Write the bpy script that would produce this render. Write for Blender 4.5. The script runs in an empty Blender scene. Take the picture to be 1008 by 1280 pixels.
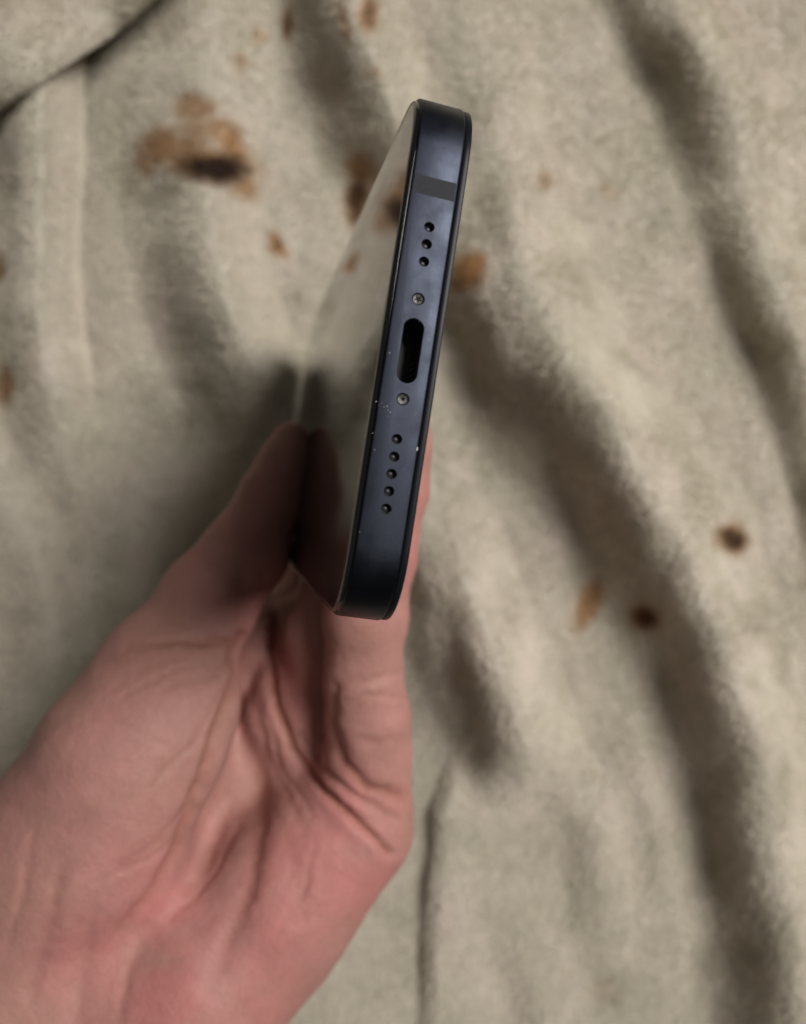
import bpy, bmesh, math
import numpy as np
from mathutils import Matrix, Vector

# ----------------------------------------------------------------- camera, world, light
S = bpy.context.scene
COL = S.collection
CAM_H = 268.0                      # mm, lens above the mean blanket surface
F = 1000.0                         # focal length in photo pixels (photo 1008 x 1280)

cam_d = bpy.data.cameras.new("camera")
cam = bpy.data.objects.new("camera", cam_d)
COL.objects.link(cam)
cam.location = (0, 0, CAM_H / 1000)
cam_d.sensor_fit = 'VERTICAL'
cam_d.sensor_height = 36.0
cam_d.lens = 36.0 * F / 1280.0
cam_d.clip_start = 0.005
cam_d.clip_end = 50
cam_d.dof.use_dof = True
cam_d.dof.focus_distance = 0.112
cam_d.dof.aperture_fstop = 12.5
S.camera = cam

W = bpy.data.worlds.new("World")
S.world = W
W.use_nodes = True
bg = W.node_tree.nodes["Background"]
bg.inputs[0].default_value = (1.0, 0.93, 0.82, 1)
bg.inputs[1].default_value = 0.095

ld = bpy.data.lights.new("room_lamp", 'AREA')
ld.shape = 'DISK'
ld.size = 0.56
ld.energy = 18.6
ld.color = (1.0, 0.965, 0.92)
lamp = bpy.data.objects.new("room_lamp", ld)
COL.objects.link(lamp)
lamp.location = (0.65, 0.35, 0.98)
lamp.rotation_euler = (Vector((-0.02, 0.02, 0.05)) - Vector(lamp.location)).to_track_quat('-Z', 'Y').to_euler()

S.view_settings.view_transform = 'Standard'
S.view_settings.look = 'None'
S.view_settings.exposure = 0.0
S.view_settings.gamma = 1.0
S.render.engine = 'CYCLES'
S.cycles.use_denoising = True
S.cycles.max_bounces = 8

# ----------------------------------------------------------------- helpers
def P(u, v, Z):
    """photo pixel + distance in mm -> world mm"""
    return np.array([(u - 504) * Z / F, -(v - 640) * Z / F, CAM_H - Z])

def tag(o, label=None, cat=None, kind=None):
    if label: o['label'] = label
    if cat: o['category'] = cat
    if kind: o['kind'] = kind
    return o

def mesh_obj(name, verts, faces, mat=None, parent=None, smooth=True, scale=0.001):
    me = bpy.data.meshes.new(name)
    v = (np.asarray(verts, dtype=float) * scale).tolist()
    me.from_pydata(v, [], [tuple(int(i) for i in f) for f in faces])
    me.update()
    if smooth:
        me.polygons.foreach_set('use_smooth', [True] * len(me.polygons))
    if mat: me.materials.append(mat)
    o = bpy.data.objects.new(name, me)
    COL.objects.link(o)
    if parent: o.parent = parent
    return o

def mesh_quads(name, verts, quads, mat=None, parent=None):
    """fast path for big all-quad meshes"""
    me = bpy.data.meshes.new(name)
    n, m = len(verts), len(quads)
    me.vertices.add(n)
    me.vertices.foreach_set('co', (np.asarray(verts) * 0.001).astype(np.float32).ravel())
    me.loops.add(4 * m)
    me.loops.foreach_set('vertex_index', quads.astype(np.int32).ravel())
    me.polygons.add(m)
    me.polygons.foreach_set('loop_start', np.arange(0, 4 * m, 4, dtype=np.int32))
    me.polygons.foreach_set('use_smooth', np.ones(m, dtype=bool))
    me.update(calc_edges=True)
    me.validate()
    if mat: me.materials.append(mat)
    o = bpy.data.objects.new(name, me)
    COL.objects.link(o)
    if parent: o.parent = parent
    return o

_rng = np.random.default_rng(7)
_LAT = _rng.random((256, 256)).astype(np.float64) * 2 - 1
def vnoise(x, y):
    xi = np.floor(x).astype(int); yi = np.floor(y).astype(int)
    fx = x - xi; fy = y - yi
    fx = fx * fx * fx * (fx * (fx * 6 - 15) + 10); fy = fy * fy * fy * (fy * (fy * 6 - 15) + 10)
    a = _LAT[xi % 256, yi % 256]; b = _LAT[(xi + 1) % 256, yi % 256]
    c = _LAT[xi % 256, (yi + 1) % 256]; d = _LAT[(xi + 1) % 256, (yi + 1) % 256]
    return (a * (1 - fx) + b * fx) * (1 - fy) + (c * (1 - fx) + d * fx) * fy
def fbm(x, y, n=3):
    s = 0; a = 1
    for i in range(n):
        s = s + a * vnoise(x * 2 ** i + 17.3 * i, y * 2 ** i + 41.7 * i); a *= 0.5
    return s

def poly_dist(u, v, path):
    """distance, signed side (+ = right of travel, seen in the photo) and interpolated third value"""
    u = u.astype(np.float64); v = v.astype(np.float64)
    best = np.full(u.shape, 1e18); side = np.zeros(u.shape); amp = np.zeros(u.shape); tt = np.zeros(u.shape)
    L = 0
    for (p, q) in zip(path[:-1], path[1:]):
        du, dv = q[0] - p[0], q[1] - p[1]
        l2 = du * du + dv * dv
        t = np.clip(((u - p[0]) * du + (v - p[1]) * dv) / l2, 0, 1)
        eu = u - p[0] - t * du; ev = v - p[1] - t * dv
        d = eu * eu + ev * ev
        m = d < best
        best = np.where(m, d, best)
        side = np.where(m, eu * dv - ev * du, side)
        amp = np.where(m, p[2] + (q[2] - p[2]) * t, amp)
    return np.sqrt(best), np.sign(side), amp

def smooth01(x):
    x = np.clip(x, 0, 1)
    return x * x * (3 - 2 * x)

# ---- materials
def new_mat(name):
    m = bpy.data.materials.new(name)
    m.use_nodes = True
    nt = m.node_tree
    return m, nt, nt.nodes["Principled BSDF"]

def node(nt, typ, **kw):
    n = nt.nodes.new(typ)
    for k, v in kw.items():
        setattr(n, k, v)
    return n

def noise_tex(nt, scale, detail=4, rough=0.55, vec=None):
    n = node(nt, 'ShaderNodeTexNoise')
    n.inputs['Scale'].default_value = scale
    n.inputs['Detail'].default_value = detail
    n.inputs['Roughness'].default_value = rough
    if vec is not None: nt.links.new(vec, n.inputs['Vector'])
    return n

def ramp(nt, fac, stops):
    r = node(nt, 'ShaderNodeValToRGB')
    e = r.color_ramp.elements
    e[0].position, e[0].color = stops[0][0], (*stops[0][1], 1)
    e[1].position, e[1].color = stops[-1][0], (*stops[-1][1], 1)
    for p, c in stops[1:-1]:
        x = e.new(p); x.color = (*c, 1)
    nt.links.new(fac, r.inputs[0])
    return r

def mixrgb(nt, a, b, fac, mode='MIX'):
    m = node(nt, 'ShaderNodeMix', data_type='RGBA', blend_type=mode)
    for sock, val in ((m.inputs[0], fac), (m.inputs[6], a), (m.inputs[7], b)):
        if hasattr(val, 'links'): nt.links.new(val, sock)
        elif isinstance(val, (int, float)): sock.default_value = val
        else: sock.default_value = (*val, 1)
    return m.outputs[2]

# blanket fleece
def fleece(name="fleece", gain=1.0):
    m, nt, b = new_mat(name)
    tc = node(nt, 'ShaderNodeTexCoord')
    obj = tc.outputs['Object']
    n1 = noise_tex(nt, 28, 5, 0.6, obj)
    n2 = noise_tex(nt, 420, 4, 0.65, obj)
    stops = [(0.28, (0.415, 0.388, 0.318)), (0.52, (0.458, 0.422, 0.358)), (0.74, (0.500, 0.452, 0.402))]
    base = ramp(nt, n1.outputs[0], [(p, tuple(x * gain for x in c)) for p, c in stops])
    c = mixrgb(nt, base.outputs[0], ramp(nt, n2.outputs[0], [(0.3, (0.88, 0.88, 0.87)), (0.7, (1.07, 1.07, 1.06))]).outputs[0], 0.8, 'MULTIPLY')
    n5 = noise_tex(nt, 105, 4, 0.6, obj)
    c = mixrgb(nt, c, ramp(nt, n5.outputs[0], [(0.36, (0.93, 0.935, 0.92)), (0.5, (1, 1, 1)), (0.64, (1.03, 1.02, 1.03))]).outputs[0], 0.9, 'MULTIPLY')
    at = node(nt, 'ShaderNodeAttribute', attribute_name='stain')
    at2 = node(nt, 'ShaderNodeAttribute', attribute_name='scorch')
    c = mixrgb(nt, c, (0.330, 0.170, 0.060), at.outputs['Fac'])
    c = mixrgb(nt, c, (0.030, 0.017, 0.012), at2.outputs['Fac'])
    nt.links.new(c, b.inputs['Base Color'])
    b.inputs['Roughness'].default_value = 0.95
    b.inputs['Specular IOR Level'].default_value = 0.1
    b.inputs['Sheen Weight'].default_value = 0.08
    b.inputs['Sheen Roughness'].default_value = 0.5
    b.inputs['Sheen Tint'].default_value = (1, 0.95, 0.9, 1)
    n3 = noise_tex(nt, 160, 3, 0.6, obj)
    n4 = noise_tex(nt, 900, 3, 0.6, obj)
    ad = node(nt, 'ShaderNodeMath', operation='MULTIPLY_ADD')
    nt.links.new(n4.outputs[0], ad.inputs[0]); ad.inputs[1].default_value = 0.45
    nt.links.new(n3.outputs[0], ad.inputs[2])
    bp = node(nt, 'ShaderNodeBump')
    bp.inputs['Strength'].default_value = 0.30
    bp.inputs['Distance'].default_value = 0.0016
    nt.links.new(ad.outputs[0], bp.inputs['Height'])
    nt.links.new(bp.outputs[0], b.inputs['Normal'])
    return m

def skin():
    m, nt, b = new_mat("skin")
    tc = node(nt, 'ShaderNodeTexCoord')
    obj = tc.outputs['Object']
    n1 = noise_tex(nt, 45, 4, 0.6, obj)
    n2 = noise_tex(nt, 160, 3, 0.6, obj)
    base = ramp(nt, n1.outputs[0], [(0.30, (0.315, 0.170, 0.136)), (0.50, (0.355, 0.184, 0.158)), (0.72, (0.388, 0.189, 0.172))])
    at = node(nt, 'ShaderNodeAttribute', attribute_name='flush')
    c = mixrgb(nt, base.outputs[0], (0.395, 0.162, 0.150), at.outputs['Fac'])
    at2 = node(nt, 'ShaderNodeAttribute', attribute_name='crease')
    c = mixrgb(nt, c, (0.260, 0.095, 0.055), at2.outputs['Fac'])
    c = mixrgb(nt, c, ramp(nt, n2.outputs[0], [(0.3, (0.90, 0.88, 0.88)), (0.7, (1.08, 1.06, 1.06))]).outputs[0], 0.7, 'MULTIPLY')
    nt.links.new(c, b.inputs['Base Color'])
    b.inputs['Roughness'].default_value = 0.60
    b.inputs['Specular IOR Level'].default_value = 0.28
    b.inputs['Subsurface Weight'].default_value = 0.35
    b.inputs['Subsurface Radius'].default_value = (1.0, 0.35, 0.2)
    b.inputs['Subsurface Scale'].default_value = 0.003
    wn = noise_tex(nt, 120, 3, 0.6, obj)
    warp = node(nt, 'ShaderNodeMix', data_type='RGBA', blend_type='LINEAR_LIGHT')
    warp.inputs[0].default_value = 0.006
    nt.links.new(obj, warp.inputs[6]); nt.links.new(wn.outputs['Color'], warp.inputs[7])
    mp = node(nt, 'ShaderNodeMapping')
    mp.inputs['Rotation'].default_value = (0.3, 0.2, -0.55)
    mp.inputs['Scale'].default_value = (1.0, 0.45, 1.0)
    nt.links.new(warp.outputs[2], mp.inputs['Vector'])
    vo = node(nt, 'ShaderNodeTexVoronoi', feature='DISTANCE_TO_EDGE')
    vo.inputs['Scale'].default_value = 420
    nt.links.new(mp.outputs[0], vo.inputs['Vector'])
    line = node(nt, 'ShaderNodeMapRange')
    line.inputs['From Max'].default_value = 0.10
    nt.links.new(vo.outputs['Distance'], line.inputs['Value'])
    c = mixrgb(nt, c, ramp(nt, line.outputs[0], [(0.0, (0.93, 0.90, 0.89)), (1.0, (1, 1, 1))]).outputs[0], 0.8, 'MULTIPLY')
    nt.links.new(c, b.inputs['Base Color'])
    n3 = noise_tex(nt, 260, 4, 0.6, obj)
    ad = node(nt, 'ShaderNodeMath', operation='MULTIPLY_ADD')
    nt.links.new(line.outputs[0], ad.inputs[0]); ad.inputs[1].default_value = 0.10
    nt.links.new(n3.outputs[0], ad.inputs[2])
    bp = node(nt, 'ShaderNodeBump')
    bp.inputs['Strength'].default_value = 0.42
    bp.inputs['Distance'].default_value = 0.0008
    nt.links.new(ad.outputs[0], bp.inputs['Height'])
    nt.links.new(bp.outputs[0], b.inputs['Normal'])
    return m

def simple(name, col, rough, metal=0.0, spec=0.5, grain=0.0, gscale=2000):
    m, nt, b = new_mat(name)
    b.inputs['Metallic'].default_value = metal
    b.inputs['Roughness'].default_value = rough
    b.inputs['Specular IOR Level'].default_value = spec
    tc = node(nt, 'ShaderNodeTexCoord')
    n = noise_tex(nt, gscale, 3, 0.6, tc.outputs['Object'])
    k = 0.12
    r = ramp(nt, n.outputs[0], [(0.3, tuple(c * (1 - k) for c in col)), (0.7, tuple(c * (1 + k) for c in col))])
    nt.links.new(r.outputs[0], b.inputs['Base Color'])
    if grain:
        bp = node(nt, 'ShaderNodeBump')
        bp.inputs['Strength'].default_value = grain
        bp.inputs['Distance'].default_value = 0.00005
        nt.links.new(n.outputs[0], bp.inputs['Height'])
        nt.links.new(bp.outputs[0], b.inputs['Normal'])
    return m

M_FLEECE = fleece()
M_PILE = fleece("fleece_fibre", 1.60)
M_SKIN = skin()
def smudge(m, scale, lo, hi, p0=0.4, p1=0.7, stretch=(1, 1, 1)):
    """finger grease: roughness that varies over the surface"""
    nt = m.node_tree
    tc = node(nt, 'ShaderNodeTexCoord'); mp = node(nt, 'ShaderNodeMapping')
    mp.inputs['Scale'].default_value = stretch
    nt.links.new(tc.outputs['Object'], mp.inputs['Vector'])
    n = noise_tex(nt, scale, 5, 0.6, mp.outputs[0])
    mr = node(nt, 'ShaderNodeMapRange')
    mr.inputs['From Min'].default_value = p0; mr.inputs['From Max'].default_value = p1
    mr.inputs['To Min'].default_value = lo; mr.inputs['To Max'].default_value = hi
    nt.links.new(n.outputs[0], mr.inputs['Value'])
    nt.links.new(mr.outputs[0], m.node_tree.nodes['Principled BSDF'].inputs['Roughness'])
M_FRAME = simple("dark_blue_aluminium", (0.0195, 0.022, 0.030), 0.41, 1.0, grain=0.25, gscale=6000)
M_BAND = simple("antenna_plastic", (0.0122, 0.0126, 0.0142), 0.50, 1.0, gscale=2500)
M_GLASS = simple("black_screen_glass", (0.004, 0.004, 0.005), 0.06, 0.0, 0.5, gscale=60)
M_BACK = simple("black_back_glass", (0.005, 0.006, 0.009), 0.35, 0.0, 0.12, gscale=60)
M_HOLE = simple("hole_black", (0.006, 0.006, 0.007), 0.5)
M_MESH = simple("speaker_mesh_grey", (0.05, 0.05, 0.055), 0.4, 0.8)
M_SCREW = simple("screw_steel", (0.048, 0.048, 0.047), 0.45, 1.0)
M_SCUFF = simple("bare_metal_scuff", (0.30, 0.30, 0.32), 0.5, 0.3)
smudge(M_FRAME, 240, 0.36, 0.50)
smudge(M_GLASS, 70, 0.05, 0.16, 0.45, 0.72, (1, 1, 0.35))
M_NAIL = simple("fingernail_pink", (0.52, 0.29, 0.235), 0.3, 0.0, 0.5, gscale=200)

# ----------------------------------------------------------------- blanket
def axis(lo, hi, step, far):
    mid = list(np.arange(lo, hi + 0.1, step))
    out = []; x = hi; s = step
    while x < far:
        s *= 1.12; x += s; out.append(x)
    neg = []; x = lo; s = step
    while x > 1000 - far:
        s *= 1.12; x -= s; neg.append(x)
    return np.array(neg[::-1] + mid + out)

RIDGES = [  # crest path (u, v, height mm), left flank px, right flank px, round (0 soft .. 1 quarter-round) left, right
    ([(565, 60, 4), (606, 200, 13), (645, 330, 27), (703, 440, 36), (785, 560, 37), (862, 690, 35), (918, 830, 33), (958, 970, 31), (990, 1130, 27), (1012, 1280, 24), (1035, 1440, 20), (1070, 1800, 8)], (160, 138), 92, -1, 0),
    ([(530, 340, -1), (570, 410, -6), (618, 500, -6), (680, 600, -3), (720, 690, -0.5)], 60, 60, 0, 0),
    ([(765, -220, 14), (822, -60, 14), (876, 50, 17), (916, 140, 15), (950, 220, 8), (975, 300, 4), (1000, 450, 0)], 104, 70, 0, 0),
    ([(920, 220, 2), (955, 310, 9), (990, 410, 13), (1028, 530, 11), (1075, 700, 8)], 75, 65, 0, 0),
    ([(112, 40, -7), (108, 220, -9), (100, 380, -7), (112, 500, -2)], 14, 80, 0.5, 2),
    ([(235, -60, 12), (262, 60, 12), (280, 180, 10), (300, 300, 4)], 150, 90, 0, 0),
    ([(262, 130, 3), (255, 210, 12), (262, 290, 22), (284, 380, 29), (314, 460, 25), (338, 535, 11), (350, 640, 3)], 108, 74, 0, 0),
    ([(410, -160, 12), (440, -20, 21), (462, 70, 23), (485, 150, 18), (515, 230, 7), (560, 330, 2)], 98, 75, 0, 0),
    ([(52, -60, 18), (52, 80, 27), (48, 220, 28), (42, 380, 21), (62, 520, 12), (95, 640, 4)], 75, 52, 0, 0.35),
    ([(600, 20, 3), (640, 130, 9), (668, 230, 9), (700, 330, 4)], 80, 60, 0, 0),
    ([(552, 620, 4), (576, 715, 25), (626, 840, 36), (660, 930, 27), (684, 1000, 2)], 95, 74, 0, 0),
    ([(515, 600, 3), (535, 740, 5), (550, 860, 6), (575, 940, 2)], 60, 38, 0, 0),
    ([(585, 945, 1), (572, 985, 5), (560, 1020, 7.5), (556, 1060, 6.5), (547, 1105, 7.5), (550, 1160, 6), (543, 1210, 6), (549, 1270, 4.5), (552, 1350, 4), (570, 1500, 3)], 19, 120, 0.6, 0),
    ([(715, 930, 1), (742, 1030, 6), (752, 1100, 6), (765, 1180, 2)], 56, 65, 0, 0),
    ([(-60, 500, 6), (10, 640, 9), (60, 780, 10), (50, 920, 9), (-10, 1100, 6)], 70, 60, 0, 0),
    ([(110, 560, 3), (165, 680, 6), (178, 790, 5)], 60, 55, 0, 0),
    ([(640, 1120, 2), (660, 1200, 4), (690, 1300, 5)], 50, 70, 0, 0),
    ([(780, 820, 2), (800, 920, 4), (830, 1040, 5), (850, 1160, 3)], 60, 60, 0, 0),
    ([(560, 330, 2), (610, 440, 4), (650, 560, 5), (690, 680, 3)], 60, 50, 0, 0),
    # beyond the frame
    ([(1150, 100, 8), (1220, 500, 14), (1300, 900, 14), (1350, 1500, 10)], 120, 160, 0, 0),
    ([(-180, -200, 10), (-220, 300, 14), (-160, 800, 12), (-240, 1400, 10)], 110, 150, 0, 0),
    ([(200, -500, 8), (500, -380, 12), (900, -420, 10)], 100, 130, 0, 0),
    ([(300, 1500, 10), (650, 1620, 12), (950, 1560, 8)], 110, 120, 0, 0),
    ([(1500, -400, 10), (1650, 400, 16), (1600, 1400, 12)], 150, 200, 0, 0),
    ([(-600, -400, 12), (-700, 500, 16), (-620, 1500, 12)], 150, 200, 0, 0),
]

def blanket_height(u, v):
    wu = u + 6 * fbm(u / 120, v / 120, 2); wv = v + 6 * fbm(u / 120 + 50, v / 120 + 9, 2)
    h = np.zeros(u.shape)
    for path, wl, wr, kl, kr in RIDGES:
        d, s, a = poly_dist(wu, wv, path)
        if isinstance(wl, tuple):              # flank narrows down the fold
            wl = wl[0] + (wl[1] - wl[0]) * smooth01((v - 480) / 260)
        def flank(w, k):
            x = np.clip(d / w, 0, 1)
            if k < 0: return smooth01(1 - x) ** 1.15
            if k > 1: return (1 - x) ** 2
            return (1 - k) * smooth01(1 - x) + k * np.sqrt(np.maximum(1 - x * x, 0))
        prof = np.where(s < 0, flank(wl, kl), flank(wr, kr))
        h += a * prof
    h += 1.5 * fbm(u / 150, v / 150, 3) + 0.22 * fbm(u / 40, v / 40, 2) + 2.5 * fbm(u / 260 + 3, v / 330 + 8, 2) - 3.0
    # the sheet is pressed down under the grip
    g = np.exp(-(((u - 392) / 85) ** 2 + ((v - 560) / 155) ** 2))
    h = h * (1 - 0.8 * g) + 10.5 * g
    h = h - 8.0 * np.exp(-(((u - 462) / 62) ** 2 + ((v - 238) / 75) ** 2))
    return h

STAINS = [  # u, v, ru, rv, angle deg, strength
    (246, 137, 27, 19, 0, 0.75), (203, 183, 30, 24, -25, 0.85), (186, 200, 16, 22, 0, 0.7), (238, 165, 36, 16, -15, 0.45), (290, 185, 20, 36, -20, 0.85), (262, 205, 62, 24, 8, 0.9), (225, 185, 40, 18, -20, 0.8), (245, 160, 22, 20, 0, 0.6), (275, 165, 22, 20, 30, 0.7), (305, 235, 22, 17, 30, 0.75),
    (452, 212, 22, 26, 0, 0.9), (447, 250, 18, 34, 5, 0.95), (346, 305, 10, 19, -30, 0.85), (588, 338, 24, 24, 0, 0.95), (575, 352, 16, 14, 0, 0.8),
    (679, 227, 10, 11, 0, 0.5), (914, 672, 23, 21, 0, 0.9), (807, 771, 21, 19, 0, 0.9), (737, 755, 17, 40, 27, 0.85),
    (363, 32, 9, 22, 8, 0.8), (430, 24, 9, 32, -8, 0.55), (461, 18, 14, 22, 0, 0.8), (323, 47, 11, 10, 0, 0.45), (299, 78, 10, 12, 0, 0.5), (468, 90, 9, 9, 0, 0.35),
    (3, 335, 9, 18, 0, 0.8), (7, 482, 14, 28, 0, 0.8), (760, 240, 12, 12, 0, 0.25), (755, 1235, 20, 16, 0, 0.12), (-90, 250, 30, 26, 0, 0.8), (1090, 300, 34, 26, 20, 0.8), (1110, 880, 28, 30, 0, 0.7), (700, -90, 30, 24, 0, 0.8), (880, 1400, 26, 22, 0, 0.8),
]
SCORCH = [(268, 210, 42, 20, 6, 1.0), (300, 214, 14, 12, 0, 0.6), (446, 248, 13, 32, 6, 0.85), (914, 672, 15, 14, 0, 0.85), (807, 771, 14, 13, 0, 0.7), (346, 305, 6, 12, -30, 0.35), (363, 32, 6, 15, 8, 0.5), (461, 18, 7, 12, 0, 0.4), (-90, 250, 14, 12, 0, 0.8), (1090, 300, 18, 12, 20, 0.8), (700, -90, 14, 12, 0, 0.8)]

def blotches(u, v, lst):
    wu = u + 3.5 * fbm(u / 20, v / 20, 3); wv = v + 3.5 * fbm(u / 20 + 31, v / 20 + 77, 3)
    k = np.zeros(u.shape)
    for (cu, cv, ru, rv, ang, st) in lst:
        a = math.radians(ang)
        du, dv = wu - cu, wv - cv
        x = (du * math.cos(a) + dv * math.sin(a)) / ru
        y = (-du * math.sin(a) + dv * math.cos(a)) / rv
        r = np.sqrt(x * x + y * y)
        k = np.maximum(k, st * smooth01((1.40 - r) / 1.0))
    return k

N_PILE = (420000, 45000)
def add_pile(o, which):
    """short brushed fibres of the fleece, one curves object"""
    me = o.data
    n, m = len(me.vertices), len(me.polygons)
    co = np.empty(n * 3, np.float32); me.vertices.foreach_get('co', co); co = co.reshape(-1, 3).astype(float)
    nr = np.empty(n * 3, np.float32); me.vertex_normals.foreach_get('vector', nr); nr = nr.reshape(-1, 3).astype(float)
    li = np.empty(m * 4, np.int32); me.loops.foreach_get('vertex_index', li); q = li.reshape(-1, 4)
    c = co[q].mean(1)
    area = np.linalg.norm(np.cross(co[q[:, 2]] - co[q[:, 0]], co[q[:, 3]] - co[q[:, 1]]), axis=1) / 2
    keep = (np.abs(c[:, 0]) < 0.165) & (np.abs(c[:, 1]) < 0.205)
    rng = np.random.default_rng(11 + which)
    p = np.where(keep, area, 0); p /= p.sum()
    N = N_PILE[which]
    f = rng.choice(m, N, p=p)
    a, b = rng.random((N, 1)), rng.random((N, 1))
    def bil(x):
        x = x[q[f]]
        return (x[:, 0] * (1 - a) + x[:, 1] * a) * (1 - b) + (x[:, 3] * (1 - a) + x[:, 2] * a) * b
    root = bil(co); nn = bil(nr); nn /= np.linalg.norm(nn, axis=1)[:, None]
    X, Y = root[:, 0] * 1000, root[:, 1] * 1000
    ang = 1.8 * fbm(X / 18, Y / 18, 2) - 1.2 + 0.3 * rng.standard_normal(N)
    lean = 0.75 + 0.35 * fbm(X / 9 + 5, Y / 9, 2)
    t = np.stack([np.cos(ang), np.sin(ang), np.zeros(N)], -1)
    t -= (t * nn).sum(1)[:, None] * nn
    d0 = nn + 0.35 * lean[:, None] * t + 0.12 * rng.standard_normal((N, 3))
    d0 /= np.linalg.norm(d0, axis=1)[:, None]
    d1 = nn * 0.55 + lean[:, None] * 1.1 * t + 0.18 * rng.standard_normal((N, 3))
    d1 /= np.linalg.norm(d1, axis=1)[:, None]
    L = (0.0014 * (0.75 + 0.5 * rng.random(N)))[:, None]
    P0 = root - nn * 0.0002; P1 = root + d0 * L * 0.5; P2 = P1 + d1 * L * 0.55
    pts = np.stack([P0, P1, P2], 1).reshape(-1, 3)
    cu = bpy.data.hair_curves.new("fleece_pile")
    cu.add_curves([3] * N)
    cu.attributes['position'].data.foreach_set('vector', pts.astype(np.float32).ravel())
    rad = np.tile(np.array([0.000085, 0.00008, 0.00003], np.float32), N)
    ra = cu.attributes.get('radius') or cu.attributes.new('radius', 'FLOAT', 'POINT')
    ra.data.foreach_set('value', rad)
    for nm in ("stain", "scorch"):
        at = me.attributes.get(nm)
        if at is None: continue
        val = np.empty(n, np.float32); at.data.foreach_get('value', val)
        x = val[q[f]].astype(float)
        v = (x[:, 0] * (1 - a[:, 0]) + x[:, 1] * a[:, 0]) * (1 - b[:, 0]) + (x[:, 3] * (1 - a[:, 0]) + x[:, 2] * a[:, 0]) * b[:, 0]
        ca = cu.attributes.new(nm, 'FLOAT', 'CURVE'); ca.data.foreach_set('value', v.astype(np.float32))
    cu.materials.append(M_PILE)
    h = bpy.data.objects.new("fleece_pile", cu)
    COL.objects.link(h); h.parent = o
    h['kind'] = 'stuff'
    return h

def make_blanket():
    us = axis(-60, 1070, 3.0, 3200)
    vs = axis(-60, 1340, 3.0, 3300)
    U, V = np.meshgrid(us, vs)
    H = blanket_height(U, V)
    Z = CAM_H - H
    X = (U - 504) * Z / F; Y = -(V - 640) * Z / F
    verts = np.stack([X, Y, H], -1).reshape(-1, 3)
    nr, nc = U.shape
    i = np.arange(nr * nc).reshape(nr, nc)
    quads = np.stack([i[:-1, :-1], i[1:, :-1], i[1:, 1:], i[:-1, 1:]], -1).reshape(-1, 4)
    o = mesh_quads("blanket", verts, quads, M_FLEECE)
    for nm, lst in (("stain", STAINS), ("scorch", SCORCH)):
        a = o.data.attributes.new(nm, 'FLOAT', 'POINT')
        a.data.foreach_set('value', blotches(U, V, lst).astype(np.float32).ravel())
    tag(o, "rumpled cream fleece blanket printed with scorched brown tortilla spots, spread beneath the hand", "blanket")
    add_pile(o, 0)
    # turned over corner lying on the sheet, upper left
    edge = [(-420, 360), (-250, 262), (-120, 190), (-20, 143), (40, 103), (100, 62), (150, 30), (200, -12), (260, -70), (340, -170), (430, -300)]
    n = len(edge) * 12
    t = np.linspace(0, len(edge) - 1, n)
    eu = np.interp(t, range(len(edge)), [e[0] for e in edge]); ev = np.interp(t, range(len(edge)), [e[1] for e in edge])
    ker = np.ones(15) / 15
    eu[7:-7] = np.convolve(eu, ker, 'valid'); ev[7:-7] = np.convolve(ev, ker, 'valid')
    prof = [(60, -8.0), (34, -6.5), (16, -5.6), (5, -4.4), (-2, -2.4), (-4, 0.2), (-1, 2.6), (8, 4.6), (22, 5.6), (40, 5.8), (62, 5.6), (84, 4.8), (100, 2.5), (116, -1.5), (136, -4.5), (160, -5.0), (185, -2.0), (215, 1.5), (260, 2.0), (330, -1), (420, -4)]
    vv = []
    base = blanket_height(eu, ev)
    base = np.convolve(np.pad(base, 12, 'edge'), np.ones(25) / 25, 'valid')
    for j, (off, hh) in enumerate(prof):
        wob = 3.0 * fbm(eu / 60 + j * 0.13, ev / 60, 2)
        pu = eu - 0.56 * (off + wob); pv = ev - 0.83 * (off + wob)
        h = base + 11.0 + 1.3 * hh + 0.5 * fbm(pu / 38, pv / 38, 2)
        z = CAM_H - h
        vv.append(np.stack([(pu - 504) * z / F, -(pv - 640) * z / F, h], -1))
    vv = np.array(vv)
    np_, nn = vv.shape[0], vv.shape[1]
    i = np.arange(np_ * nn).reshape(np_, nn)
    q = np.stack([i[:-1, :-1], i[:-1, 1:], i[1:, 1:], i[1:, :-1]], -1).reshape(-1, 4)
    f = mesh_quads("turned_over_corner", vv.reshape(-1, 3), q, M_FLEECE, o)
    sub = f.modifiers.new("subdivision", 'SUBSURF'); sub.levels = 2; sub.render_levels = 2
    bpy.context.view_layer.update()
    f.data = bpy.data.meshes.new_from_object(f.evaluated_get(bpy.context.evaluated_depsgraph_get())); f.modifiers.clear()
    f.data.update()
    add_pile(f, 1)
    return o
make_blanket()

# ----------------------------------------------------------------- smartphone
PW, PL, PT, PR = 71.5, 146.7, 7.4, 10.5
PZ = 102.0
def cv(x, y, z):                                  # camera (right, down, forward) -> world direction
    return np.array([x, -y, -z])
d_ = np.array([-212.0, -15.0, 1000.0]); d_ /= np.linalg.norm(d_)
w_ = np.array([-0.156, 1.0, 0.0]); w_ -= w_.dot(d_) * d_; w_ /= np.linalg.norm(w_)
t_ = np.cross(d_, w_); t_ *= np.sign(t_[0])       # thickness axis: from the screen to the back (to the right)
t_ /= np.linalg.norm(t_)
PHONE_UV = (513.8, 438.5)
WIDE = 1.06                       # the body is a little thicker than its nominal profile
centre = P(*PHONE_UV, PZ)
AX_W, AX_T, AX_D = cv(*w_), cv(*t_), cv(*d_)
AX_T = AX_T * WIDE
origin = centre - AX_T * PT / 2
def phone_to_world(w, t, a):
    return origin + AX_W * w + AX_T * t + AX_D * a

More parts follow.
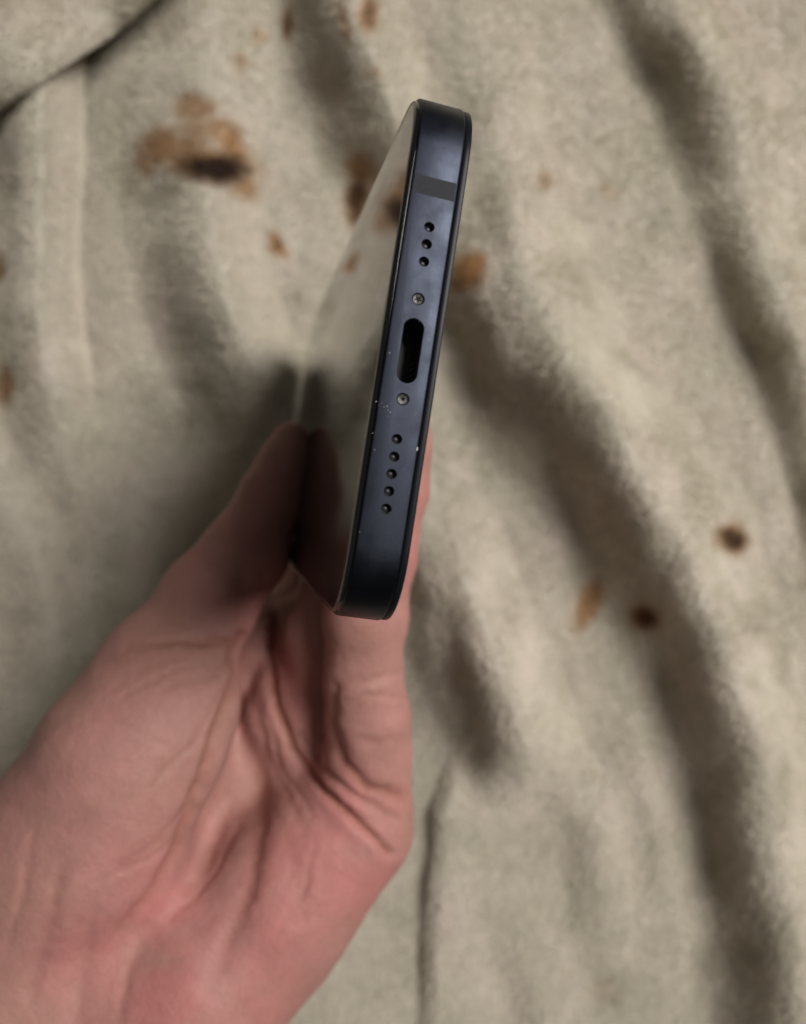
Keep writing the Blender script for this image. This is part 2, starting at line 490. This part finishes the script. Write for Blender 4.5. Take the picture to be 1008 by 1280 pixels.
def outline(inset, n=14):
    """rounded rectangle in the (w, a) plane, superelliptic corners; a runs from the charging end"""
    hw, r = PW / 2 - inset, max(PR - inset, 0.5)
    pts = []
    for (cx, cy, a0) in ((hw - r, inset + r, -90), (hw - r, PL - inset - r, 0), (-hw + r, PL - inset - r, 90), (-hw + r, inset + r, 180)):
        for k in range(n + 1):
            a = math.radians(a0 + 90 * k / n)
            c, s = math.cos(a), math.sin(a)
            p = 2 / 2.25
            pts.append((cx + r * math.copysign(abs(c) ** p, c), cy + r * math.copysign(abs(s) ** p, s)))
    return pts

def loft(rings):
    """rings of (t, inset) -> closed solid in local (w, t, a)"""
    V, Fc = [], []
    n = None
    for (t, ins) in rings:
        o = outline(ins); n = len(o)
        V += [(p[0], t, p[1]) for p in o]
    for k in range(len(rings) - 1):
        for j in range(n):
            a, b = k * n + j, k * n + (j + 1) % n
            Fc.append((a, b, b + n, a + n))
    Fc.append(tuple(range(n))[::-1])
    Fc.append(tuple(range((len(rings) - 1) * n, len(rings) * n)))
    return V, Fc

def fix_normals(o):
    bm = bmesh.new(); bm.from_mesh(o.data)
    bmesh.ops.recalc_face_normals(bm, faces=bm.faces)
    bm.to_mesh(o.data); bm.free()

def auto_smooth(o, deg=32):
    bm = bmesh.new(); bm.from_mesh(o.data)
    for e in bm.edges:
        e.smooth = not (len(e.link_faces) == 2 and e.calc_face_angle(0) > math.radians(deg))
    bm.to_mesh(o.data); bm.free()

def slot_ring(hw, hl, n=10):
    """stadium outline in (w, t): half length hl along w, half width hw along t"""
    pts = []
    for k in range(n + 1):
        a = math.radians(-90 + 180 * k / n); pts.append((hl - hw + hw * math.cos(a), hw * math.sin(a)))
    for k in range(n + 1):
        a = math.radians(90 + 180 * k / n); pts.append((-(hl - hw) + hw * math.cos(a), hw * math.sin(a)))
    return pts

def cup(rings, floor=True, wc=0.0, tc=0.0):
    """rings: list of (outline pts in (w, t), a)"""
    V, Fc = [], []
    n = len(rings[0][0])
    for pts, a in rings:
        V += [(wc + p[0], tc + p[1], a) for p in pts]
    for k in range(len(rings) - 1):
        for j in range(n):
            b = (j + 1) % n
            Fc.append((k * n + j, k * n + b, (k + 1) * n + b, (k + 1) * n + j))
    if floor: Fc.append(tuple(range((len(rings) - 1) * n, len(rings) * n)))
    return V, Fc

def circle(r, n=24):
    return [(r * math.cos(2 * math.pi * k / n), r * math.sin(2 * math.pi * k / n)) for k in range(n)]

def px_w(v):      # photo row on the charging face -> local w
    return (v - PHONE_UV[1]) / 0.988 * PZ / F

MIC = [px_w(v) for v in (283, 304.5, 326.5)]
SPK = [px_w(v) for v in (549, 571, 592.5, 614, 636)]
SCR = [px_w(v) for v in (373.5, 499)]
PORT = px_w(438.5)
TC = PT / 2 - 0.05

def make_phone():
    root = bpy.data.objects.new("smartphone", None)
    COL.objects.link(root)
    root.empty_display_size = 0.01
    m = Matrix.Identity(4)
    for k, ax in enumerate((AX_W, AX_T, AX_D)):
        for r in range(3): m[r][k] = float(ax[r])
    for r in range(3): m[r][3] = float(origin[r]) / 1000
    root.matrix_world = m
    tag(root, "smartphone with dark blue metal edge and glossy dark screen held edge on by the hand", "smartphone")
    # frame with real openings
    V, Fc = loft([(0.62, 0.62), (0.62, 0.34), (0.68, 0.16), (0.80, 0.04), (0.98, 0.0), (6.18, 0.0), (6.34, 0.05), (6.46, 0.18), (6.50, 0.36), (6.50, 0.62)])
    fr = mesh_obj("metal_frame", V, Fc, M_FRAME, root)
    fix_normals(fr)
    CV, CF = [], []
    def addcut(pts, wc, depth):
        v, f = cup([(pts, -1.0), (pts, depth)], True, wc, TC)
        f = f + [tuple(range(len(pts)))]
        b = len(CV); CV.extend(v); CF.extend(tuple(i + b for i in q) for q in f)
    for w in MIC + SPK: addcut(circle(0.66), w, 1.7)
    for w in SCR: addcut(circle(0.80), w, 1.0)
    addcut(slot_ring(1.30, 4.22), PORT, 6.5)
    cut = mesh_obj("cutter", CV, CF, None)
    fix_normals(cut)
    cut.matrix_world = m
    bpy.context.view_layer.update()
    md = fr.modifiers.new("cut", 'BOOLEAN'); md.operation = 'DIFFERENCE'; md.solver = 'EXACT'; md.object = cut
    dg = bpy.context.evaluated_depsgraph_get()
    nm = bpy.data.meshes.new_from_object(fr.evaluated_get(dg))
    fr.modifiers.clear(); fr.data = nm; nm.name = "metal_frame"
    bpy.data.objects.remove(cut)
    auto_smooth(fr)
    # glass
    V, Fc = loft([(0.70, 0.42), (0.42, 0.40), (0.22, 0.46), (0.08, 0.66), (0.02, 0.92), (0.0, 1.25)])
    g = mesh_obj("screen", V, Fc, M_GLASS, root); fix_normals(g); auto_smooth(g)
    V, Fc = loft([(6.44, 0.40), (6.52, 0.22), (6.62, 0.16), (7.22, 0.16), (7.34, 0.22), (7.39, 0.34), (7.4, 0.6)])
    g = mesh_obj("back_glass", V, Fc, M_BACK, root); fix_normals(g); auto_smooth(g)
    # camera plate on the back
    def plate(w0, w1, a0, a1, rr, rings):
        V, Fc = [], []
        for (t, ins) in rings:
            pts = []
            for (cx, cy, s0) in ((w1 - rr, a0 + rr, -90), (w1 - rr, a1 - rr, 0), (w0 + rr, a1 - rr, 90), (w0 + rr, a0 + rr, 180)):
                for k in range(9):
                    an = math.radians(s0 + 90 * k / 8)
                    pts.append((cx + (rr - ins) * math.cos(an), t, cy + (rr - ins) * math.sin(an)))
            V += pts; n = len(pts)
        for k in range(len(rings) - 1):
            for j in range(n):
                Fc.append((k * n + j, k * n + (j + 1) % n, (k + 1) * n + (j + 1) % n, (k + 1) * n + j))
        Fc.append(tuple(range((len(rings) - 1) * n, len(rings) * n)))
        return V, Fc
    V, Fc = plate(-32.5, -5.0, 116.5, 143.5, 7.0, [(7.3, 0), (8.3, 0), (8.5, 0.2), (8.55, 0.6)])
    cp = mesh_obj("camera_plate", V, Fc, M_BACK, root); fix_normals(cp); auto_smooth(cp)
    for (w, a) in ((-25.5, 123.5), (-25.5, 136.5)):
        V, Fc = [], []
        n = 28
        for (rad, t) in ((6.2, 8.4), (6.2, 9.7), (5.9, 9.95), (5.2, 9.95), (5.0, 9.6), (2.2, 9.2)):
            V += [(w + rad * math.cos(2 * math.pi * k / n), t, a + rad * math.sin(2 * math.pi * k / n)) for k in range(n)]
        for k in range(5):
            for j in range(n):
                Fc.append((k * n + j, k * n + (j + 1) % n, (k + 1) * n + (j + 1) % n, (k + 1) * n + j))
        Fc.append(tuple(range(5 * n, 6 * n)))
        ln = mesh_obj("camera_lens", V, Fc, M_FRAME, cp); fix_normals(ln); auto_smooth(ln)
    # antenna line: an inlaid plastic strip
    w0, w1 = px_w(222), px_w(245)
    def strip(wa, wb, lift):
        ts = [0.98, 1.4, 2.4, 3.7, 5.0, 5.8, 6.18]
        V, Fc = [], []
        for k in range(5):
            w = wa + (wb - wa) * k / 4
            hw, r = PW / 2, PR
            x = abs(w) - (hw - r)
            p = 2 / 2.25
            a = r - r * max(0, 1 - (max(x, 0) / r) ** 2.25) ** (1 / 2.25)
            V += [(w, t, a - lift) for t in ts]
        n = len(ts)
        for k in range(4):
            for j in range(n - 1):
                Fc.append((k * n + j, k * n + j + 1, (k + 1) * n + j + 1, (k + 1) * n + j))
        return V, Fc
    V, Fc = strip(w0, w1, 0.012)
    tag(mesh_obj("antenna_band", V, Fc, M_BAND, root))
    for nm_, ws in (("microphone_hole", MIC), ("speaker_hole", SPK)):
        me = None
        for w in ws:
            if me is None:
                V, Fc = cup([(circle(0.655), 0.04), (circle(0.62), 0.10), (circle(0.60), 0.9), (circle(0.42), 1.05), (circle(0.2), 0.98)])
                o = mesh_obj(nm_, V, Fc, M_HOLE, root); fix_normals(o)
                me = o.data
            else:
                o = bpy.data.objects.new(nm_, me); COL.objects.link(o); o.parent = root
            o.location = (w / 1000, TC / 1000, 0)
            # fine grille at the bottom of the hole
            V, Fc = cup([(circle(0.40, 12), 0.93), (circle(0.12, 12), 0.80)])
            gm = mesh_obj("grille", V, Fc, M_MESH, o)
    for k, w in enumerate(SCR):
        n = 40
        star = [((0.34 + 0.13 * math.cos(5 * a)) * math.cos(a + k), (0.34 + 0.13 * math.cos(5 * a)) * math.sin(a + k)) for a in (2 * math.pi * i / n for i in range(n))]
        star2 = [(x * 0.8, y * 0.8) for x, y in star]
        V, Fc = cup([(circle(0.70, n), 0.60), (circle(0.70, n), 0.22), (circle(0.64, n), 0.14), (circle(0.52, n), 0.17), (star, 0.19), (star2, 0.55)])
        o = mesh_obj("screw", V, Fc, M_SCREW, root); fix_normals(o); auto_smooth(o, 40)
        o.location = (w / 1000, TC / 1000, 0)
        V, Fc = cup([(circle(0.795, 24), 0.03), (circle(0.79, 24), 0.62)])
        s = mesh_obj("screw_recess", V, Fc, M_HOLE, root); fix_normals(s)
        s.location = o.location
        V, Fc = cup([(star2, 0.52)])
        V, Fc = cup([([(x * .62, y * .62) for x, y in star], 0.45), (circle(0.05, n), 0.55)])
        mesh_obj("star_socket", V, Fc, M_HOLE, o)
    V, Fc = cup([(slot_ring(1.295, 4.215), 0.06), (slot_ring(1.22, 4.14), 0.16), (slot_ring(1.20, 4.12), 5.6)])
    o = mesh_obj("charging_port", V, Fc, M_HOLE, root); fix_normals(o); auto_smooth(o)
    o.location = (PORT / 1000, TC / 1000, 0)
    for k in range(8):
        x = -2.6 + 5.2 * k / 7
        V = [(x - .22, 1.16, 1.6), (x + .22, 1.16, 1.6), (x + .22, 0.98, 2.0), (x - .22, 0.98, 2.0), (x + .22, 0.98, 4.5), (x - .22, 0.98, 4.5), (x - .22, 1.16, 4.5), (x + .22, 1.16, 4.5)]
        Fc = [(0, 1, 2, 3), (3, 2, 4, 5), (0, 3, 5, 6), (1, 7, 4, 2)]
        mesh_obj("contact_pin", V, Fc, M_HOLE, o, smooth=False)
    # bare metal nicks
    rng = np.random.default_rng(4)
    V, Fc = [], []
    def nick(u, v, r, edge=False):
        w = px_w(v)
        xl = 508 - 0.156 * (v - 240)
        t = (u - xl) / 76 * PT
        a = -0.006
        n = 7
        b = len(V)
        ph = rng.random() * 6
        for i in range(n):
            q = 0.75 * r * (0.6 + 0.6 * rng.random())
            V.append((w + q * math.cos(ph + 2 * math.pi * i / n), t + 0.7 * q * math.sin(ph + 2 * math.pi * i / n), a))
        Fc.append(tuple(range(b, b + n)))
    for (u, v, r) in ((488, 446, .12), (471, 508, .10), (478, 509, .06), (481, 513, .07), (485, 511, .10), (486, 516, .07), (489, 518, .09), (474, 512, .05), (466.5, 547, .09), (469, 567, .09), (450, 669, .08), (490, 507, .05), (538, 420, .06), (541, 390, .06), (506, 300, .05)):
        nick(u, v, r)
    for i in range(26):
        v = rng.uniform(235, 690); u = 508 - 0.156 * (v - 240) + rng.uniform(14, 66)
        nick(u, v, rng.uniform(0.02, 0.045))
    o = mesh_obj("scuff_marks", V, Fc, M_SCUFF, root, smooth=False)
    o['kind'] = 'stuff'
    # chip on the back edge
    V, Fc = [], []
    w = px_w(557)
    for i in range(8):
        V.append((w + 0.28 * math.cos(i * math.pi / 4) * (0.7 + 0.5 * rng.random()), 6.30 + 0.10 * math.sin(i * math.pi / 4), 0.03 + 0.03 * math.sin(i * math.pi / 4) - 0.012))
    mesh_obj("edge_chip", V, [tuple(range(8))], M_SCUFF, root, smooth=False)
    return root
make_phone()

# ----------------------------------------------------------------- hand
def chain(pts):
    return [(P(*a[:3]), a[3], P(*b[:3]), b[3]) for a, b in zip(pts[:-1], pts[1:])]

FINGERS = {
    'little': [(450, 1030, 178, 11.5), (461, 945, 175, 9.3), (459, 895, 172, 9.0), (454, 850, 170, 8.3), (458, 770, 168, 8.6), (468, 690, 166, 8.6), (482, 610, 165, 8.5), (492, 555, 164.5, 7.8), (498, 525, 164.5, 6.2)],
    'ring': [(418, 960, 193, 11.5), (410, 880, 187, 9.6), (408, 790, 185, 9.2), (442, 690, 185, 8.8), (460, 590, 184, 8.6), (468, 520, 183, 7.0)],
    'middle': [(385, 885, 206, 11.5), (404, 800, 210, 9.8), (424, 720, 206, 9.2), (447, 600, 203, 8.6), (457, 500, 202, 7.0)],
    'index': [(345, 815, 216, 11.5), (392, 745, 226, 9.6), (417, 640, 224, 9.0), (443, 540, 221, 8.4), (450, 450, 220, 7.0)],
}
THUMB = [(55, 1070, 172, 17.5), (150, 945, 172, 16), (205, 838, 178, 13.2), (262, 752, 182, 10.6), (308, 690, 185, 9.4), (340, 622, 188.5, 7.3), (357, 578, 191, 5.6), (364, 549, 192.5, 4.2)]
META = [
    [(205, 1300, 174, 15), (345, 1160, 177, 13.2), (450, 1030, 178, 11.5)],
    [(190, 1280, 176, 15), (305, 1115, 184, 13), (418, 960, 193, 11.5)],
    [(150, 1250, 177, 15), (265, 1065, 190, 13), (385, 885, 206, 11.5)],
    [(110, 1210, 177, 15), (225, 1010, 196, 13), (345, 815, 216, 11.5)],
]
BULGES = [((165, 950, 168), 17), ((215, 880, 172), 14.5), ((120, 1060, 168), 18), ((262, 1212, 170), 17), ((360, 1110, 174), 14), ((215, 1280, 168), 17), ((405, 1040, 178), 11.5), ((372, 850, 196), 10), ((368, 905, 189), 10), ((375, 790, 204), 9)]
FOREARM = [(118, 1270, 174, 22), (60, 1400, 172, 25), (30, 1480, 170, 25), (-160, 1800, 160, 30)]
FOREARM2 = [(35, 1135, 172, 21), (-10, 1330, 170, 24), (-60, 1420, 168, 24), (-260, 1700, 160, 30)]
WEB = [[(205, 850, 184, 9), (270, 830, 198, 8), (335, 820, 212, 9)], [(255, 800, 190, 7), (300, 800, 201, 7), (340, 790, 213, 8)], [(190, 930, 184, 11), (280, 960, 194, 11)]]

def sdf_hand(h):
    lo = np.array([-165.0, -215.0, 25.0]); hi = np.array([12.0, 48.0, 140.0])
    n = np.ceil((hi - lo) / h).astype(int) + 1
    gx = (lo[0] + h * np.arange(n[0])).astype(np.float32)[:, None, None]
    gy = (lo[1] + h * np.arange(n[1])).astype(np.float32)[None, :, None]
    gz = (lo[2] + h * np.arange(n[2])).astype(np.float32)[None, None, :]
    BIG = np.float32(60)
    def cone(field, a, r1, b, r2, k):
        """smooth-union a tapered capsule into field, only inside its padded box"""
        pad = max(r1, r2) + k + 8
        mn = np.minimum(a, b) - pad; mx = np.maximum(a, b) + pad
        i0 = np.clip(np.floor((mn - lo) / h).astype(int), 0, n); i1 = np.clip(np.ceil((mx - lo) / h).astype(int) + 1, 0, n)
        if np.any(i1 <= i0): return
        sl = tuple(slice(i0[q], i1[q]) for q in range(3))
        x = gx[sl[0]] - np.float32(a[0]); y = gy[:, sl[1]] - np.float32(a[1]); z = gz[:, :, sl[2]] - np.float32(a[2])
        ba = b - a; l2 = max(float(ba.dot(ba)), 1e-6)
        t = np.clip((x * np.float32(ba[0]) + y * np.float32(ba[1]) + z * np.float32(ba[2])) / np.float32(l2), 0, 1)
        d = np.sqrt((x - t * np.float32(ba[0])) ** 2 + (y - t * np.float32(ba[1])) ** 2 + (z - t * np.float32(ba[2])) ** 2) - (np.float32(r1) + np.float32(r2 - r1) * t)
        f = field[sl]
        hh = np.maximum(k - np.abs(f - d), 0) / np.float32(k)
        field[sl] = np.minimum(f, d) - hh * hh * np.float32(k * 0.25)
    palm = np.full(n, BIG, np.float32)
    for m in META:
        for (a, r1, b, r2) in chain(m): cone(palm, a, r1, b, r2, 7)
    for c, r in BULGES: cone(palm, P(*c), r, P(*c) + 0.01, r, 9)
    for ch in WEB:
        for (a, r1, b, r2) in chain(ch): cone(palm, a, r1, b, r2, 7)
    for ch in (FOREARM, FOREARM2):
        for (a, r1, b, r2) in chain(ch): cone(palm, a, r1, b, r2, 12)
    th = np.full(n, BIG, np.float32)
    for (a, r1, b, r2) in chain(THUMB): cone(th, a, r1, b, r2, 4)
    k = np.float32(7)
    hh = np.maximum(k - np.abs(palm - th), 0) / k
    palm = np.minimum(palm, th) - hh * hh * k * np.float32(0.25)
    fin = np.full(n, BIG, np.float32)
    for nm, ch in FINGERS.items():
        one = np.full(n, BIG, np.float32)
        for (a, r1, b, r2) in chain(ch): cone(one, a, r1, b, r2, 2.5)
        fin = np.minimum(fin, one)
    k = np.float32(4)
    hh = np.maximum(k - np.abs(palm - fin), 0) / k
    return np.minimum(palm, fin) - hh * hh * k * np.float32(0.25), lo

def surface_nets(f, lo, h):
    s = f < 0
    nx, ny, nz = f.shape
    c = [s[i:nx - 1 + i, j:ny - 1 + j, k:nz - 1 + k] for i in (0, 1) for j in (0, 1) for k in (0, 1)]
    cnt = sum(x.astype(np.int8) for x in c)
    act = (cnt > 0) & (cnt < 8)
    idx = np.argwhere(act)
    ids = np.full(act.shape, -1, np.int64); ids[act] = np.arange(len(idx))
    off = [(i, j, k) for i in (0, 1) for j in (0, 1) for k in (0, 1)]
    val = np.stack([f[idx[:, 0] + o[0], idx[:, 1] + o[1], idx[:, 2] + o[2]] for o in off], -1)
    acc = np.zeros((len(idx), 3)); num = np.zeros(len(idx))
    for a in range(8):
        for b in range(a + 1, 8):
            oa, ob = np.array(off[a]), np.array(off[b])
            if np.abs(oa - ob).sum() != 1: continue
            va, vb = val[:, a], val[:, b]
            m = (va < 0) != (vb < 0)
            t = np.where(m, va / np.where(m, va - vb, 1), 0)
            acc += np.where(m[:, None], oa + t[:, None] * (ob - oa), 0); num += m
    verts = lo + h * (idx + acc / num[:, None])
    quads = []
    for ax in range(3):
        a1, a2 = (ax + 1) % 3, (ax + 2) % 3
        sl0 = [slice(None)] * 3; sl1 = [slice(None)] * 3
        sl0[ax] = slice(0, -1); sl1[ax] = slice(1, None)
        e0, e1 = s[tuple(sl0)], s[tuple(sl1)]
        p = np.argwhere(e0 != e1)
        ok = (p[:, a1] > 0) & (p[:, a2] > 0) & (p[:, a1] < f.shape[a1] - 1) & (p[:, a2] < f.shape[a2] - 1)
        p = p[ok]
        flip = e0[p[:, 0], p[:, 1], p[:, 2]]
        def cell(d1, d2):
            q = p.copy(); q[:, a1] -= d1; q[:, a2] -= d2
            return ids[q[:, 0], q[:, 1], q[:, 2]]
        q = np.stack([cell(1, 1), cell(0, 1), cell(0, 0), cell(1, 0)], -1)
        q = np.where(flip[:, None], q, q[:, ::-1])
        quads.append(q)
    return verts, np.concatenate(quads)

def relax(verts, quads, it):
    e = np.concatenate([quads[:, [0, 1]], quads[:, [1, 2]], quads[:, [2, 3]], quads[:, [3, 0]]])
    n = len(verts)
    deg = np.bincount(e.ravel(), minlength=n)[:, None]
    for _ in range(it):
        acc = np.zeros_like(verts)
        for c in range(3):
            acc[:, c] = np.bincount(e[:, 0], verts[e[:, 1], c], n) + np.bincount(e[:, 1], verts[e[:, 0], c], n)
        verts = verts * 0.5 + 0.5 * acc / np.maximum(deg, 1)
    return verts

CREASES = [  # path (u, v, depth mm), width px, colour weight
    ([(301, 796, 1.6), (293, 853, 1.8), (263, 937, 1.7), (236, 1020, 1.5), (196, 1105, 1.2), (150, 1165, 0.5)], 7, 0.5),
    ([(302, 800, 0.5), (311, 853, 0.5), (333, 937, 0.6), (357, 990, 0.5), (381, 1038, 0.2)], 7, 0.6),
    ([(346, 770, 1.6), (337, 818, 1.5), (345, 877, 1.5), (369, 937, 1.5), (405, 990, 1.4), (452, 1032, 1.3), (488, 1068, 1.1)], 5, 1.0),
    ([(416, 860, 0.5), (414, 907, 0.8), (429, 954, 1.2), (458, 984, 1.4), (500, 998, 1.0)], 8, 0.7),
    ([(376, 920, 0.6), (410, 968, 0.9), (446, 996, 1.0), (497, 1024, 0.6)], 6, 0.35),
    ([(161, 809, 0.3), (220, 799, 0.9), (286, 804, 1.3), (288, 820, 0.8)], 6, 0.6),
    ([(272, 838, 0.7), (296, 815, 0.9)], 7, 0.4),
    ([(322, 960, 0.5), (326, 1010, 1.3), (322, 1060, 1.4), (308, 1121, 1.2), (286, 1180, 0.7), (262, 1240, 0.3)], 12, 0.25),
    ([(268, 960, 0.3), (240, 1005, 0.9), (205, 1040, 0.6), (150, 1085, 0.3)], 6, 0.3),
    ([(290, 1000, 0.4), (262, 1060, 0.8), (245, 1110, 0.5)], 10, 0.15),
    ([(75, 1090, 0.3), (62, 1150, 0.6), (38, 1236, 0.5)], 10, 0.2),
    ([(120, 1120, 0.2), (105, 1200, 0.6), (95, 1290, 0.5)], 10, 0.2),
    ([(420, 858, 0.2), (455, 852, 0.6), (500, 842, 0.4)], 7, 0.25),
    ([(440, 925, 0.2), (470, 930, 0.5), (505, 925, 0.2)], 9, 0.2),
    ([(255, 700, 0.2), (278, 716, 0.5), (306, 728, 0.3)], 7, 0.2),
    ([(180, 870, 0.2), (230, 850, 0.35), (275, 845, 0.4)], 7, 0.15),
    ([(360, 1060, 0.3), (375, 1100, 0.5), (372, 1150, 0.3)], 12, 0.1),
    ([(282, 850, 0.2), (240, 930, 0.45), (190, 985, 0.3)], 4, 0.4),
    ([(255, 830, 0.15), (200, 845, 0.35), (150, 875, 0.2)], 4, 0.35),
    ([(340, 900, 0.2), (352, 960, 0.45), (390, 1020, 0.3)], 4, 0.45),
    ([(225, 1035, 0.2), (180, 1075, 0.45), (120, 1105, 0.2)], 4, 0.45),
    ([(300, 1030, 0.2), (270, 1090, 0.4), (215, 1150, 0.2)], 4, 0.4),
    ([(395, 1055, 0.2), (380, 1110, 0.4), (345, 1170, 0.2)], 4, 0.35),
    ([(430, 1010, 0.2), (465, 1050, 0.4), (480, 1075, 0.2)], 4, 0.4),
    ([(40, 1040, 0.15), (30, 1110, 0.4), (10, 1180, 0.2)], 5, 0.35),
    ([(180, 1160, 0.2), (160, 1215, 0.4), (150, 1275, 0.3)], 6, 0.3),
    ([(432, 875, 0.2), (465, 868, 0.35), (503, 872, 0.2)], 4, 0.35),
    ([(100, 900, 0.1), (150, 905, 0.25), (210, 930, 0.1)], 4, 0.25),
]

def make_hand():
    h = 1.15
    f, lo = sdf_hand(h)
    v, q = surface_nets(f, lo, h)
    v = relax(v, q, 3)
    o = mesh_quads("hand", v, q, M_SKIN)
    md = o.modifiers.new("subdivision", 'SUBSURF'); md.levels = 1; md.render_levels = 1
    dg = bpy.context.evaluated_depsgraph_get()
    me = bpy.data.meshes.new_from_object(o.evaluated_get(dg))
    o.modifiers.clear(); o.data = me
    n = len(me.vertices)
    co = np.empty(n * 3, np.float32); me.vertices.foreach_get('co', co); co = co.reshape(-1, 3).astype(float) * 1000
    nr = np.empty(n * 3, np.float32); me.vertex_normals.foreach_get('vector', nr); nr = nr.reshape(-1, 3).astype(float)
    Z = CAM_H - co[:, 2]
    U = 504 + co[:, 0] / Z * F; V = 640 - co[:, 1] / Z * F
    view = np.stack([-co[:, 0], -co[:, 1], Z], -1); view /= np.linalg.norm(view, axis=1)[:, None]
    facing = smooth01((nr * view).sum(1) / 0.35)
    disp = np.zeros(n); col = np.zeros(n)
    wu = U + 2.0 * fbm(U / 22, V / 22, 2); wv = V + 2.0 * fbm(U / 22 + 9, V / 22 + 3, 2)
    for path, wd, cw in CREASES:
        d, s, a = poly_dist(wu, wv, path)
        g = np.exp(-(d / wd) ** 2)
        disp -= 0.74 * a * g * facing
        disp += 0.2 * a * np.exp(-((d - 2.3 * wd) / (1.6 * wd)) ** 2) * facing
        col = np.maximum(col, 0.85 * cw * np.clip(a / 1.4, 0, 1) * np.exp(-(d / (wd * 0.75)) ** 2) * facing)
    disp += (0.28 * fbm(U / 70, V / 70, 2) + 0.05 * fbm(U / 20, V / 20, 2))
    co += nr * disp[:, None]
    me.vertices.foreach_set('co', (co * 0.001).astype(np.float32).ravel())
    me.update()
    fl = 0.0
    for (cu, cv_, r, st) in ((250, 1240, 140, 1.0), (430, 1090, 100, 0.9), (160, 1180, 90, 0.6), (470, 1010, 60, 0.5), (510, 690, 90, 0.6), (320, 690, 90, 0.6), (382, 850, 50, 0.9), (200, 830, 80, 0.2)):
        fl = fl + st * np.exp(-((U - cu) ** 2 + (V - cv_) ** 2) / r ** 2)
    fl = np.clip(fl * (0.8 + 0.6 * fbm(U / 70, V / 70, 3)), 0, 1)
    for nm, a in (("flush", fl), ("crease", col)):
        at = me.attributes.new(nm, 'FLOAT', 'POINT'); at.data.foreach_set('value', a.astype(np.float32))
    tag(o, "bare left hand, palm up, pinching the dark phone between thumb and fingers", "hand")
    # nails
    def nail(tip, prev, out, r, L):
        tip, prev = np.array(tip), np.array(prev)
        ax = tip - prev; ax /= np.linalg.norm(ax)
        out = np.array(out, float); out -= out.dot(ax) * ax; out /= np.linalg.norm(out)
        sd = np.cross(ax, out)
        V_, F_ = [], []
        nu, nv = 9, 8
        for j in range(nv):
            t = j / (nv - 1)
            base = prev + (tip - prev) * 0 + ax * 0
            pos = tip - ax * L * (1 - t) + ax * r * 0.55
            wdt = 0.80 * (1 - 0.25 * (2 * t - 1) ** 2)
            rr = r * (1.03 - 0.20 * t ** 2)
            for i in range(nu):
                a = (i / (nu - 1) * 2 - 1) * wdt
                V_.append(pos + rr * (math.cos(a) * out + math.sin(a) * sd))
        for j in range(nv - 1):
            for i in range(nu - 1):
                b = j * nu + i
                F_.append((b, b + 1, b + nu + 1, b + nu))
        k = mesh_obj("fingernail", V_, F_, M_NAIL, o)
        s = k.modifiers.new("thickness", 'SOLIDIFY'); s.thickness = 0.0005; s.offset = 0
    for nm, ch in FINGERS.items():
        nail(P(*ch[-1][:3]), P(*ch[-3][:3]), AX_T, ch[-1][3] + 0.3, 8)
    nail(P(*THUMB[-1][:3]), P(*THUMB[-3][:3]), -AX_T * 0.6 + np.array([0, 0.2, -0.8]), THUMB[-1][3] + 0.6, 9)
    return o
make_hand()
